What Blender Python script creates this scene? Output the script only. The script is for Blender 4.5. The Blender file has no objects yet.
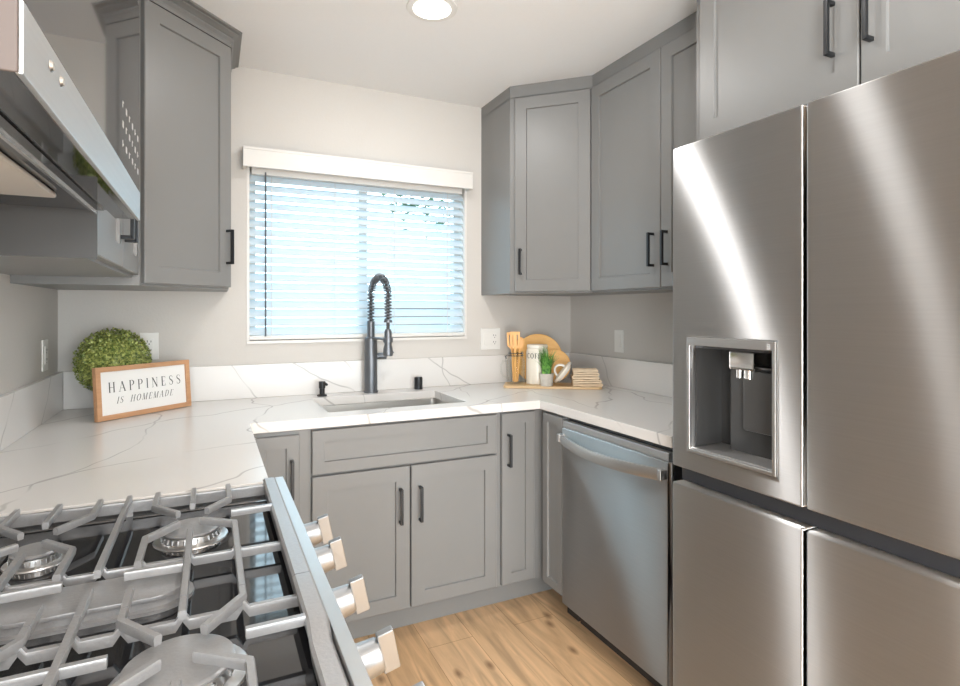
import bpy, bmesh, math, random
from mathutils import Vector, Matrix
PI = math.pi
S = bpy.context.scene
COL = S.collection
rnd = random.Random(7)

# ------------------------------------------------------------------ camera
H = 1.312
cam_d = bpy.data.cameras.new('camera')
cam = bpy.data.objects.new('camera', cam_d)
COL.objects.link(cam)
cam.location = (0, 0, H)
cam.rotation_euler = (PI / 2, 0, -math.radians(25.54))
cam_d.sensor_width = 36
cam_d.lens = 36 * 562.4 / 960
cam_d.shift_y = -(343 - 310.4) / 960
cam_d.clip_start = 0.02
S.camera = cam

# ------------------------------------------------------------------ exposure, world, lights
S.view_settings.view_transform = 'Standard'
S.view_settings.look = 'None'
S.view_settings.gamma = 1
S.view_settings.use_curve_mapping = False
S.view_settings.exposure = -0.12
LAMP_W = 17.0
LAMP_COL = (1.0, 0.98, 0.955)
SKY = (0.68, 0.87, 0.98)
SKY_STR = 6.5
W = bpy.data.worlds.new('sky')
S.world = W
W.use_nodes = True
bg = W.node_tree.nodes['Background']
bg.inputs[0].default_value = (*SKY, 1)
bg.inputs[1].default_value = SKY_STR
# recessed ceiling lamps: (x, y, power factor); those behind the camera are added fill
CEIL = 2.417
LAMPS = [(0.728, 1.93, 0.47), (0.73, 1.15, 0.10), (0.73, -0.35, 0.45), (0.73, -1.5, 1.6), (2.6, -1.2, 1.6), (-0.2, -2.6, 1.6), (2.2, -2.8, 1.6)]
for i, (lx, ly, k) in enumerate(LAMPS):
    ld = bpy.data.lights.new('recessed_lamp', 'AREA')
    ld.shape = 'DISK'; ld.size = 0.125
    ld.energy = LAMP_W * k; ld.color = LAMP_COL
    lo = bpy.data.objects.new('recessed_lamp', ld)
    lo.location = (lx, ly, CEIL - 0.014)
    COL.objects.link(lo)
# added fill light, set as daylight in the added rear glazed door
ld = bpy.data.lights.new('rear_added_light', 'AREA'); ld.shape = 'RECTANGLE'; ld.size = 2.6; ld.size_y = 2.0
ld.energy = 110; ld.color = (1.0, 0.98, 0.96)
lo = bpy.data.objects.new('rear_added_light', ld); lo.location = (0.95, -3.62, 1.15); lo.rotation_euler = (PI / 2, 0, 0)
COL.objects.link(lo)

# added fill light at the added left-wall glazed door, behind the camera
ld = bpy.data.lights.new('side_added_light', 'AREA'); ld.shape = 'RECTANGLE'; ld.size = 1.6; ld.size_y = 1.9
ld.energy = 165; ld.color = (1.0, 0.98, 0.96)
lo = bpy.data.objects.new('side_added_light', ld); lo.location = (-0.50, -1.55, 1.08); lo.rotation_euler = (PI / 2, 0, -PI / 2)
COL.objects.link(lo)

# ------------------------------------------------------------------ materials
def new_mat(name):
    m = bpy.data.materials.new(name); m.use_nodes = True
    return m, m.node_tree.nodes, m.node_tree.links, m.node_tree.nodes['Principled BSDF']

def pm(name, col, rough=0.5, metal=0.0, spec=0.5, noise=0.0, nscale=30.0, bump=0.0, **kw):
    m, N, L, B = new_mat(name)
    B.inputs['Base Color'].default_value = (*col, 1)
    B.inputs['Roughness'].default_value = rough
    B.inputs['Metallic'].default_value = metal
    B.inputs['Specular IOR Level'].default_value = spec
    for k, v in kw.items():
        B.inputs[k.replace('_', ' ')].default_value = v
    tc = N.new('ShaderNodeTexCoord'); nz = N.new('ShaderNodeTexNoise'); nz.inputs['Scale'].default_value = nscale
    nz.inputs['Detail'].default_value = 4
    L.new(tc.outputs['Object'], nz.inputs['Vector'])
    mx = N.new('ShaderNodeMix'); mx.data_type = 'RGBA'
    mx.inputs[6].default_value = (*[c * (1 - noise) for c in col], 1)
    mx.inputs[7].default_value = (*[min(1, c * (1 + noise)) for c in col], 1)
    L.new(nz.outputs[0], mx.inputs[0]); L.new(mx.outputs[2], B.inputs['Base Color'])
    if bump:
        bp = N.new('ShaderNodeBump'); bp.inputs['Strength'].default_value = bump; bp.inputs['Distance'].default_value = 0.002
        L.new(nz.outputs[0], bp.inputs['Height']); L.new(bp.outputs[0], B.inputs['Normal'])
    return m

M = {}
M['wall'] = pm('wall_paint', (0.575, 0.548, 0.515), 0.75, noise=0.02, nscale=120, bump=0.25)
M['ceiling'] = pm('ceiling_paint', (0.82, 0.82, 0.815), 0.85, noise=0.015, nscale=90, bump=0.2)
M['cab'] = pm('grey_cabinet_paint', (0.205, 0.204, 0.200), 0.40, noise=0.02, nscale=8)
M['cabinside'] = pm('cabinet_inside', (0.3, 0.29, 0.28), 0.5, noise=0.02)
M['blackpull'] = pm('matt_black_metal', (0.035, 0.037, 0.04), 0.32, metal=0.6)
M['white'] = pm('white_plastic', (0.74, 0.73, 0.70), 0.35, noise=0.01)
M['whitewarm'] = pm('white_painted_wood', (0.68, 0.66, 0.63), 0.4, noise=0.01)
M['slot'] = pm('dark_slot', (0.02, 0.02, 0.02), 0.6)
M['dark'] = pm('dark_plastic', (0.03, 0.03, 0.033), 0.35)
M['greyplastic'] = pm('grey_plastic', (0.10, 0.10, 0.10), 0.3, metal=0.5)
M['niche'] = pm('dark_niche_plastic', (0.055, 0.055, 0.055), 0.35, metal=0.3)
M['blackglass'] = pm('black_glass', (0.012, 0.012, 0.014), 0.04, spec=0.9)
M['enamel'] = pm('black_enamel', (0.014, 0.014, 0.016), 0.06, spec=0.8, noise=0.1, nscale=60)
M['gunmetal'] = pm('gunmetal_faucet', (0.155, 0.165, 0.18), 0.40, metal=0.7, noise=0.04)
M['castiron'] = pm('grey_cast_iron', (0.30, 0.30, 0.305), 0.32, metal=0.3, noise=0.08, nscale=200, bump=0.2)
M['chrome'] = pm('polished_steel', (0.75, 0.74, 0.73), 0.14, metal=1.0, noise=0.02)
M['alum'] = pm('burner_aluminium', (0.6, 0.6, 0.6), 0.3, metal=1.0, noise=0.05)
M['lettering'] = pm('charcoal_ink', (0.06, 0.065, 0.06), 0.7)
M['print'] = pm('keypad_print', (0.55, 0.55, 0.55), 0.5)
M['paper'] = pm('white_sign_board', (0.80, 0.79, 0.77), 0.6, noise=0.01)
M['ceramic'] = pm('cream_ceramic', (0.78, 0.73, 0.64), 0.25, noise=0.03, nscale=20)
M['ceramicw'] = pm('white_ceramic', (0.84, 0.78, 0.69), 0.22, noise=0.02)
M['pot'] = pm('grey_cement_pot', (0.56, 0.52, 0.46), 0.75, noise=0.18, nscale=60, bump=0.5)
M['napkin'] = pm('cream_cloth', (0.95, 0.74, 0.53), 0.85, noise=0.1, nscale=70, bump=0.6)
M['plant_pot'] = pm('pale_pot', (0.5, 0.48, 0.45), 0.7, noise=0.1)
M['soil'] = pm('brown_soil', (0.05, 0.035, 0.02), 0.9, noise=0.3)
M['toe'] = pm('dark_toe_kick', (0.035, 0.03, 0.027), 0.6)
M['stucco'] = pm('beige_stucco', (0.16, 0.13, 0.10), 0.9, noise=0.08)
M['roof'] = pm('brown_roof', (0.09, 0.065, 0.05), 0.9, noise=0.2)
M['bark'] = pm('bark', (0.12, 0.08, 0.05), 0.9, noise=0.3)
M['yard'] = pm('dry_yard', (0.14, 0.15, 0.12), 0.9, noise=0.2, nscale=3)
M['sidepaint'] = pm('taupe_metal_side', (0.15, 0.13, 0.125), 0.75, spec=0.1)
M['shadegrey'] = pm('shaded_cabinet_grey', (0.055, 0.055, 0.055), 0.45)  # cabinet grey with the shade put into the colour
M['lens'] = pm('frosted_lamp_lens', (0.48, 0.46, 0.43), 0.4)

def steel(name, col, rough, aniso, tangent=(0, 1, 0), stretch=(3, 3, 260)):
    # grain runs along the tangent; a=0.75 keeps reflections sharp along the grain and smears them across it
    m, N, L, B = new_mat(name)
    G = N.new('ShaderNodeBsdfAnisotropic'); G.distribution = 'MULTI_GGX'
    G.inputs['Roughness'].default_value = rough; G.inputs['Anisotropy'].default_value = aniso
    cx = N.new('ShaderNodeCombineXYZ')
    for i in range(3): cx.inputs[i].default_value = tangent[i]
    L.new(cx.outputs[0], G.inputs['Tangent'])
    tc = N.new('ShaderNodeTexCoord'); mp = N.new('ShaderNodeMapping'); mp.inputs['Scale'].default_value = stretch
    nz = N.new('ShaderNodeTexNoise'); nz.inputs['Scale'].default_value = 1.0; nz.inputs['Detail'].default_value = 6
    L.new(tc.outputs['Object'], mp.inputs[0]); L.new(mp.outputs[0], nz.inputs['Vector'])
    mx = N.new('ShaderNodeMix'); mx.data_type = 'RGBA'
    mx.inputs[6].default_value = (*[c * .95 for c in col], 1); mx.inputs[7].default_value = (*[min(1, c * 1.05) for c in col], 1)
    L.new(nz.outputs[0], mx.inputs[0]); L.new(mx.outputs[2], G.inputs['Color']); L.new(G.outputs[0], N['Material Output'].inputs[0])
    return m
M['steel'] = steel('brushed_steel', (0.80, 0.80, 0.80), 0.45, 0.86)
M['steeldw'] = steel('dishwasher_steel', (0.60, 0.585, 0.57), 0.45, 0.80)
M['steelx'] = steel('satin_steel', (0.62, 0.615, 0.61), 0.42, 0.3)
M['sinksteel'] = pm('sink_steel', (0.66, 0.64, 0.61), 0.33, metal=1.0)
M['knobsteel'] = pm('knob_steel', (0.33, 0.345, 0.36), 0.36, metal=0.85)

def marble():
    m, N, L, B = new_mat('veined_quartz')
    B.inputs['Roughness'].default_value = 0.24
    tc = N.new('ShaderNodeTexCoord')
    def vein(scale, seed, width, dist, rot):
        mp = N.new('ShaderNodeMapping'); mp.inputs['Location'].default_value = (seed, seed * 1.7, seed * .6)
        mp.inputs['Rotation'].default_value = (0.5, 0.35, rot)
        L.new(tc.outputs['Object'], mp.inputs[0])
        wv = N.new('ShaderNodeTexWave'); wv.inputs['Scale'].default_value = scale; wv.inputs['Distortion'].default_value = dist
        wv.inputs['Detail'].default_value = 4; wv.inputs['Detail Scale'].default_value = 1.3; wv.inputs['Detail Roughness'].default_value = 0.45
        L.new(mp.outputs[0], wv.inputs['Vector'])
        r = N.new('ShaderNodeMapRange'); r.inputs[1].default_value = 1 - width; r.inputs[2].default_value = 1
        L.new(wv.outputs['Fac'], r.inputs[0])
        return r
    v1 = vein(1.0, 3.1, 0.0018, 4.5, 1.05)
    v2 = vein(0.8, 9.4, 0.0010, 7.0, 0.35)
    gate = N.new('ShaderNodeTexNoise'); gate.inputs['Scale'].default_value = 3.2; L.new(tc.outputs['Object'], gate.inputs['Vector'])
    gr = N.new('ShaderNodeMapRange'); gr.inputs[1].default_value = 0.36; gr.inputs[2].default_value = 0.50; L.new(gate.outputs[0], gr.inputs[0])
    ad = N.new('ShaderNodeMath'); ad.operation = 'MAXIMUM'; L.new(v1.outputs[0], ad.inputs[0]); L.new(v2.outputs[0], ad.inputs[1])
    mu = N.new('ShaderNodeMath'); mu.operation = 'MULTIPLY'; L.new(ad.outputs[0], mu.inputs[0]); L.new(gr.outputs[0], mu.inputs[1])
    m2 = N.new('ShaderNodeMath'); m2.operation = 'MULTIPLY'; m2.inputs[1].default_value = 0.6; L.new(mu.outputs[0], m2.inputs[0])
    cl = N.new('ShaderNodeTexNoise'); cl.inputs['Scale'].default_value = 1.6; L.new(tc.outputs['Object'], cl.inputs['Vector'])
    base = N.new('ShaderNodeMix'); base.data_type = 'RGBA'
    base.inputs[6].default_value = (0.67, 0.645, 0.62, 1); base.inputs[7].default_value = (0.72, 0.70, 0.68, 1)
    L.new(cl.outputs[0], base.inputs[0])
    mx = N.new('ShaderNodeMix'); mx.data_type = 'RGBA'; mx.inputs[7].default_value = (0.30, 0.29, 0.28, 1)
    L.new(m2.outputs[0], mx.inputs[0]); L.new(base.outputs[2], mx.inputs[6]); L.new(mx.outputs[2], B.inputs['Base Color'])
    return m
M['marble'] = marble()

def wood(name, c0, c1, scale=(1, 12, 12), rough=0.45, rot=0):
    m, N, L, B = new_mat(name); B.inputs['Roughness'].default_value = rough
    tc = N.new('ShaderNodeTexCoord'); mp = N.new('ShaderNodeMapping'); mp.inputs['Scale'].default_value = scale
    L.new(tc.outputs['Object'], mp.inputs[0])
    nz = N.new('ShaderNodeTexNoise'); nz.inputs['Scale'].default_value = 8; nz.inputs['Detail'].default_value = 6; nz.inputs['Distortion'].default_value = .6
    L.new(mp.outputs[0], nz.inputs['Vector'])
    mx = N.new('ShaderNodeMix'); mx.data_type = 'RGBA'; mx.inputs[6].default_value = (*c0, 1); mx.inputs[7].default_value = (*c1, 1)
    L.new(nz.outputs[0], mx.inputs[0]); L.new(mx.outputs[2], B.inputs['Base Color'])
    return m
M['frame_wood'] = wood('light_oak_frame', (0.42, 0.21, 0.10), (0.62, 0.36, 0.20))
M['spoon_wood'] = wood('bamboo', (0.75, 0.36, 0.10), (0.92, 0.55, 0.22), (12, 12, 1))
M['board_wood'] = wood('acacia_board', (0.78, 0.38, 0.07), (0.93, 0.56, 0.17), (2, 8, 8))
M['tray_wood'] = wood('pale_tray_wood', (0.62, 0.42, 0.22), (0.80, 0.58, 0.34), (2, 12, 12))

def floor_mat():
    m, N, L, B = new_mat('oak_plank_floor'); B.inputs['Roughness'].default_value = 0.42
    tc = N.new('ShaderNodeTexCoord')
    mp = N.new('ShaderNodeMapping'); mp.inputs['Rotation'].default_value = (0, 0, PI / 2); L.new(tc.outputs['Object'], mp.inputs[0])
    br = N.new('ShaderNodeTexBrick'); br.offset = 0.37; br.inputs['Scale'].default_value = 1
    br.inputs['Brick Width'].default_value = 1.5; br.inputs['Row Height'].default_value = 0.19
    br.inputs['Mortar Size'].default_value = 0.0011; br.inputs['Bias'].default_value = 0
    br.inputs['Color1'].default_value = (0.58, 0.37, 0.20, 1); br.inputs['Color2'].default_value = (0.72, 0.48, 0.28, 1)
    br.inputs['Mortar'].default_value = (0.33, 0.19, 0.09, 1)
    L.new(mp.outputs[0], br.inputs['Vector'])
    mg = N.new('ShaderNodeMapping'); mg.inputs['Scale'].default_value = (9, 0.9, 1); L.new(tc.outputs['Object'], mg.inputs[0])
    nz = N.new('ShaderNodeTexNoise'); nz.inputs['Scale'].default_value = 2.4; nz.inputs['Detail'].default_value = 8; nz.inputs['Distortion'].default_value = 1.2
    L.new(mg.outputs[0], nz.inputs['Vector'])
    ra = N.new('ShaderNodeMapRange'); ra.inputs[1].default_value = .3; ra.inputs[2].default_value = .7; ra.inputs[3].default_value = 0.66; ra.inputs[4].default_value = 1.16
    L.new(nz.outputs[0], ra.inputs[0])
    mu = N.new('ShaderNodeMix'); mu.data_type = 'RGBA'; mu.blend_type = 'MULTIPLY'; mu.inputs[0].default_value = 1
    L.new(br.outputs[0], mu.inputs[6]); L.new(ra.outputs[0], mu.inputs[7])
    mk = N.new('ShaderNodeMapping'); mk.inputs['Scale'].default_value = (5.2, 2.6, 1); mk.inputs['Location'].default_value = (0.35, 0.2, 0); L.new(tc.outputs['Object'], mk.inputs[0])
    vo = N.new('ShaderNodeTexVoronoi'); vo.voronoi_dimensions = '2D'; vo.inputs['Scale'].default_value = 1; L.new(mk.outputs[0], vo.inputs['Vector'])
    kr = N.new('ShaderNodeMapRange'); kr.inputs[1].default_value = 0.02; kr.inputs[2].default_value = 0.10; kr.inputs[3].default_value = 0.75; kr.inputs[4].default_value = 0
    L.new(vo.outputs['Distance'], kr.inputs[0])
    mx = N.new('ShaderNodeMix'); mx.data_type = 'RGBA'; mx.inputs[7].default_value = (0.16, 0.08, 0.035, 1)
    L.new(kr.outputs[0], mx.inputs[0]); L.new(mu.outputs[2], mx.inputs[6]); L.new(mx.outputs[2], B.inputs['Base Color'])
    return m
M['floor'] = floor_mat()

def leafmat(name, c0, c1, scale):
    m, N, L, B = new_mat(name); B.inputs['Roughness'].default_value = 0.5
    tc = N.new('ShaderNodeTexCoord'); nz = N.new('ShaderNodeTexNoise'); nz.inputs['Scale'].default_value = scale
    L.new(tc.outputs['Object'], nz.inputs['Vector'])
    r = N.new('ShaderNodeMapRange'); r.inputs[1].default_value = .35; r.inputs[2].default_value = .65; L.new(nz.outputs[0], r.inputs[0])
    mx = N.new('ShaderNodeMix'); mx.data_type = 'RGBA'; mx.inputs[6].default_value = (*c0, 1); mx.inputs[7].default_value = (*c1, 1)
    L.new(r.outputs[0], mx.inputs[0]); L.new(mx.outputs[2], B.inputs['Base Color'])
    return m
M['box_leaf'] = leafmat('boxwood_leaf', (0.07, 0.12, 0.02), (0.46, 0.50, 0.14), 90)
M['grass'] = leafmat('grass_blade', (0.03, 0.16, 0.02), (0.22, 0.50, 0.10), 60)
M['tree_leaf'] = leafmat('tree_leaf', (0.04, 0.09, 0.05), (0.10, 0.18, 0.10), 6)

def slat_mat():
    m, N, L, B = new_mat('white_blind_slat')
    B.inputs['Base Color'].default_value = (0.80, 0.82, 0.83, 1); B.inputs['Roughness'].default_value = 0.45
    tr = N.new('ShaderNodeBsdfTranslucent'); tr.inputs[0].default_value = (0.48, 0.78, 0.93, 1)
    ms = N.new('ShaderNodeMixShader'); ms.inputs[0].default_value = 0.30
    L.new(B.outputs[0], ms.inputs[1]); L.new(tr.outputs[0], ms.inputs[2])
    L.new(ms.outputs[0], N['Material Output'].inputs[0])
    return m
M['slat'] = slat_mat()

def glass_mat(name, col=(1, 1, 1), rough=0.0, alpha=0.12):
    # thin clear glass: mostly straight transmission plus a clear surface reflection
    m, N, L, B = new_mat(name)
    t = N.new('ShaderNodeBsdfTransparent'); t.inputs[0].default_value = (*col, 1)
    g = N.new('ShaderNodeBsdfGlossy'); g.inputs[1].default_value = rough
    lw_ = N.new('ShaderNodeLayerWeight'); lw_.inputs[0].default_value = .25; fr = N.new('ShaderNodeMath'); fr.operation = 'MULTIPLY'; fr.inputs[1].default_value = .3; L.new(lw_.outputs['Facing'], fr.inputs[0])
    ms = N.new('ShaderNodeMixShader'); L.new(fr.outputs[0], ms.inputs[0]); L.new(t.outputs[0], ms.inputs[1]); L.new(g.outputs[0], ms.inputs[2])
    L.new(ms.outputs[0], N['Material Output'].inputs[0])
    return m
M['pane'] = glass_mat('window_glass', (0.96, 0.99, 1.0))
M['jar'] = glass_mat('jar_glass', (0.97, 0.98, 0.975))

def emit(name, col, st):
    m, N, L, B = new_mat(name)
    B.inputs['Base Color'].default_value = (*col, 1)
    B.inputs['Emission Color'].default_value = (*col, 1); B.inputs['Emission Strength'].default_value = st
    return m
M['lampglow'] = emit('lit_lamp_diffuser', (1.0, 0.98, 0.94), 6.0)

# ------------------------------------------------------------------ mesh helpers
class MB:
    def __init__(s): s.bm = bmesh.new()
    def box(s, x0, x1, y0, y1, z0, z1, bev=0.0, seg=2, mat=None):
        b = bmesh.new()
        bmesh.ops.create_cube(b, size=1)
        for v in b.verts:
            v.co = Vector(((x0 + x1) / 2 + v.co.x * (x1 - x0), (y0 + y1) / 2 + v.co.y * (y1 - y0), (z0 + z1) / 2 + v.co.z * (z1 - z0)))
        if bev: bmesh.ops.bevel(b, geom=b.edges[:], offset=bev, segments=seg, profile=.5, affect='EDGES')
        s.merge(b, mat); return s
    def merge(s, b, mat=None):
        if mat is not None: bmesh.ops.transform(b, matrix=mat, verts=b.verts)
        me = bpy.data.meshes.new('t'); b.to_mesh(me); b.free(); s.bm.from_mesh(me); bpy.data.meshes.remove(me)
    def cyl(s, p0, p1, r0, r1=None, n=20, caps=True):
        r1 = r0 if r1 is None else r1
        p0, p1 = Vector(p0), Vector(p1); d = p1 - p0
        b = bmesh.new(); bmesh.ops.create_cone(b, cap_ends=caps, segments=n, radius1=r0, radius2=max(r1, 1e-5), depth=d.length)
        q = d.to_track_quat('Z', 'Y').to_matrix().to_4x4()
        s.merge(b, Matrix.Translation((p0 + p1) / 2) @ q); return s
    def lathe(s, prof, c=(0, 0, 0), n=32, axis=None, closed=False):
        b = bmesh.new(); rings = []
        for r, z in prof:
            rings.append([b.verts.new((r * math.cos(2 * PI * k / n), r * math.sin(2 * PI * k / n), z)) for k in range(n)] if r > 1e-6 else [b.verts.new((0, 0, z))])
        for a, c2 in zip(rings, rings[1:]):
            for k in range(n):
                k2 = (k + 1) % n
                if len(a) == 1 and len(c2) == 1: continue
                if len(a) == 1: b.faces.new((a[0], c2[k2], c2[k]))
                elif len(c2) == 1: b.faces.new((a[k], a[k2], c2[0]))
                else: b.faces.new((a[k], a[k2], c2[k2], c2[k]))
        bmesh.ops.recalc_face_normals(b, faces=b.faces)
        mt = Matrix.Translation(c)
        if axis is not None: mt = mt @ Vector(axis).to_track_quat('Z', 'Y').to_matrix().to_4x4()
        s.merge(b, mt); return s
    def tube(s, pts, r, n=10, closed=False, caps=True, flat=None):
        pts = [Vector(p) for p in pts]; b = bmesh.new(); rings = []; m = len(pts)
        up = None
        for i, p in enumerate(pts):
            if closed: t = (pts[(i + 1) % m] - pts[i - 1])
            else: t = (pts[min(i + 1, m - 1)] - pts[max(i - 1, 0)])
            t.normalize()
            if up is None:
                up = Vector((0, 0, 1)) if abs(t.z) < .9 else Vector((1, 0, 0))
            a = (up - t * up.dot(t)).normalized(); up = a; c = t.cross(a)
            ri = r[i] if isinstance(r, (list, tuple)) else r
            rings.append([b.verts.new(p + a * ri * math.cos(2 * PI * k / n) + c * ri * math.sin(2 * PI * k / n)) for k in range(n)])
        for i in range(m if closed else m - 1):
            A, B2 = rings[i], rings[(i + 1) % m]
            for k in range(n): b.faces.new((A[k], A[(k + 1) % n], B2[(k + 1) % n], B2[k]))
        if caps and not closed: b.faces.new(rings[0]); b.faces.new(rings[-1])
        bmesh.ops.recalc_face_normals(b, faces=b.faces)
        s.merge(b); return s
    def prism(s, poly, z0, z1, bev=0, mat=None, seg=2):
        b = bmesh.new()
        A = [b.verts.new((x, y, z0)) for x, y in poly]; C = [b.verts.new((x, y, z1)) for x, y in poly]
        b.faces.new(A); b.faces.new(C); n = len(poly)
        for i in range(n): b.faces.new((A[i], A[(i + 1) % n], C[(i + 1) % n], C[i]))
        bmesh.ops.recalc_face_normals(b, faces=b.faces)
        if bev: bmesh.ops.bevel(b, geom=b.edges[:], offset=bev, segments=seg, profile=.5, affect='EDGES')
        s.merge(b, mat); return s
    def cells(s, us, vs, inside, w0, w1, axes='xyz', bev=0):
        # slab made of the grid cells kept by inside(i, j); axes name which world axis u, v, w stand for
        b = bmesh.new(); V = {}
        def vert(i, j, k):
            if (i, j, k) not in V:
                d = {axes[0]: us[i], axes[1]: vs[j], axes[2]: (w0, w1)[k]}
                V[(i, j, k)] = b.verts.new((d['x'], d['y'], d['z']))
            return V[(i, j, k)]
        nu, nv = len(us) - 1, len(vs) - 1
        ok = lambda i, j: 0 <= i < nu and 0 <= j < nv and inside(i, j)
        for i in range(nu):
            for j in range(nv):
                if not ok(i, j): continue
                for k in (0, 1): b.faces.new((vert(i, j, k), vert(i + 1, j, k), vert(i + 1, j + 1, k), vert(i, j + 1, k)))
                for (di, dj, e) in ((-1, 0, ((i, j), (i, j + 1))), (1, 0, ((i + 1, j), (i + 1, j + 1))), (0, -1, ((i, j), (i + 1, j))), (0, 1, ((i, j + 1), (i + 1, j + 1)))):
                    if not ok(i + di, j + dj):
                        (a, c), (d, f) = e; b.faces.new((vert(a, c, 0), vert(d, f, 0), vert(d, f, 1), vert(a, c, 1)))
        bmesh.ops.recalc_face_normals(b, faces=b.faces)
        bmesh.ops.dissolve_limit(b, angle_limit=.02, verts=b.verts, edges=b.edges)
        if bev:
            es = [e for e in b.edges if len(e.link_faces) == 2 and e.calc_face_angle(0) > .5]
            bmesh.ops.bevel(b, geom=es, offset=bev, segments=2, profile=.5, affect='EDGES')
        s.merge(b); return s
    def build(s, name, mat, parent=None, smooth=True, loc=None, rot=None, ang=35):
        me = bpy.data.meshes.new(name); s.bm.to_mesh(me); s.bm.free()
        if smooth:
            me.polygons.foreach_set('use_smooth', [True] * len(me.polygons))
            me.set_sharp_from_angle(angle=math.radians(ang))
        me.materials.append(M[mat] if isinstance(mat, str) else mat)
        o = bpy.data.objects.new(name, me); COL.objects.link(o)
        if parent: o.parent = parent
        if smooth and len(me.polygons) < 3000:
            wn = o.modifiers.new('even_normals', 'WEIGHTED_NORMAL'); wn.keep_sharp = True; wn.weight = 100
        if loc: o.location = loc
        if rot: o.rotation_euler = rot
        return o

def thing(name, label, cat, loc=(0, 0, 0), rz=0, group=None, rot=None):
    o = bpy.data.objects.new(name, None); COL.objects.link(o); o.location = loc
    o.rotation_euler = rot or (0, 0, rz); o.empty_display_size = .05
    o['label'] = label; o['category'] = cat
    if group: o['group'] = group
    return o
def tag(o, label, cat, group=None):
    o['label'] = label; o['category'] = cat
    if group: o['group'] = group
    return o
def struct(o): o['kind'] = 'structure'; return o

# ------------------------------------------------------------------ room shell
XL, XR, YB, YR, XE = -0.556, 1.915, 2.768, -3.7, 4.2   # left wall, right wall, back wall, rear wall, far side of the open room
WX0, WX1, WZ0, WZ1 = 0.153, 1.233, 1.173, 1.975
struct(MB().box(XL - .12, XE + .12, YR - .12, YB + .14, -0.05, 0).build('floor', 'floor', smooth=False))
cm = MB(); cm.box(XL - .12, XE + .12, YR - .12, YB + .14, CEIL, CEIL + .08)
struct(cm.build('ceiling', 'ceiling', smooth=False))
struct(MB().cells([YR, -2.40, -0.70, YB], [0, 0.08, 2.10, CEIL], lambda i, j: not (i == 1 and j == 1), XL - .12, XL, 'yzx').build('wall_left', 'wall', smooth=False))
struct(MB().cells([-2.40, -2.34, -1.58, -1.52, -0.76, -0.70], [0.08, .14, 2.04, 2.10], lambda i, j: not (i in (1, 3) and j == 1), XL - .09, XL - .03, 'yzx').build('added_door_2', 'whitewarm', smooth=False))  # unseen glazed door frame, added to go with the side fill light
struct(MB().cells([XL - .12, WX0, WX1, XE + .12], [0, WZ0, WZ1, CEIL], lambda i, j: not (i == 1 and j == 1), YB, YB + .14, 'xzy').build('wall_back', 'wall', smooth=False))
struct(MB().box(XR, XR + .12, 0.15, YB, 0, CEIL).build('wall_right', 'wall', smooth=False))
struct(MB().cells([XL - .12, -0.35, 2.25, XE + .12], [0, 0.08, 2.15, CEIL], lambda i, j: not (i == 1 and j == 1), YR - .12, YR, 'xzy').build('wall_rear', 'wall', smooth=False))
struct(MB().box(XE, XE + .12, YR, YB, 0, CEIL).build('wall_far_side', 'wall', smooth=False))

# rear glazed door, unseen, added as a place for the fill light
fr = MB()
for a, b in ((-.35, -.29), (.92, .98), (2.19, 2.25)): fr.box(a, b, YR - .09, YR - .03, .08, 2.15)
fr.box(-.29, 2.19, YR - .09, YR - .03, 2.09, 2.15); fr.box(-.29, 2.19, YR - .09, YR - .03, .08, .14)
struct(fr.build('added_door_1', 'whitewarm', smooth=False))

# window: frame, mullion, two panes
wf = MB()
t = .035; y0, y1 = YB + .075, YB + .125
wf.box(WX0, WX0 + t, y0, y1, WZ0, WZ1).box(WX1 - t, WX1, y0, y1, WZ0, WZ1)
wf.box(WX0 + t, WX1 - t, y0, y1, WZ0, WZ0 + t).box(WX0 + t, WX1 - t, y0, y1, WZ1 - t, WZ1)
wf.box(.675, .72, y0, y1, WZ0 + t, WZ1 - t)
win = struct(wf.build('window_1', 'whitewarm', smooth=False))
MB().box(WX0 + t, .675, YB + .098, YB + .102, WZ0 + t, WZ1 - t).box(.72, WX1 - t, YB + .098, YB + .102, WZ0 + t, WZ1 - t).build('window_pane', 'pane', win, smooth=False)
# slim white bead around the opening
bd = MB(); e = .008
bd.box(WX0 - e, WX0 + .004, YB - .004, YB + .02, WZ0 - e, WZ1).box(WX1 - .004, WX1 + e, YB - .004, YB + .02, WZ0 - e, WZ1)
bd.box(WX0 - e, WX1 + e, YB - .012, YB + .07, WZ0 - .014, WZ0)
struct(bd.build('trim_1', 'whitewarm', smooth=False))

# ------------------------------------------------------------------ outside, seen between the slats
struct(MB().box(-12, 20, YB + .6, 40, -.3, -.25).build('ground_outside', 'yard', smooth=False))
nh = thing('neighbor_house', 'beige stucco house glimpsed through the lower right of the blinds', 'house', (3.6, 9.0, -.25))
MB().box(-.8, 1.6, 0, 3, 0, 1.62).build('wall', 'stucco', nh, smooth=False)
MB().prism([(-1.0, -.2), (1.8, -.2), (1.8, 3.2), (-1.0, 3.2)], 1.62, 1.72).build('roof', 'roof', nh, smooth=False)
MB().box(-.2, .5, -.03, 0, .8, 1.35).build('window', 'blackglass', nh, smooth=False)
tr = thing('tree', 'green leafy tree glimpsed through the upper right of the blinds', 'tree', (3.5, 7.6, -.25))
MB().tube([(0, 0, 0), (.05, 0, 1), (-.05, .1, 2.2), (.1, 0, 3.2)], [.14, .11, .09, .05]).build('trunk', 'bark', tr)
lf = bmesh.new()
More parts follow.
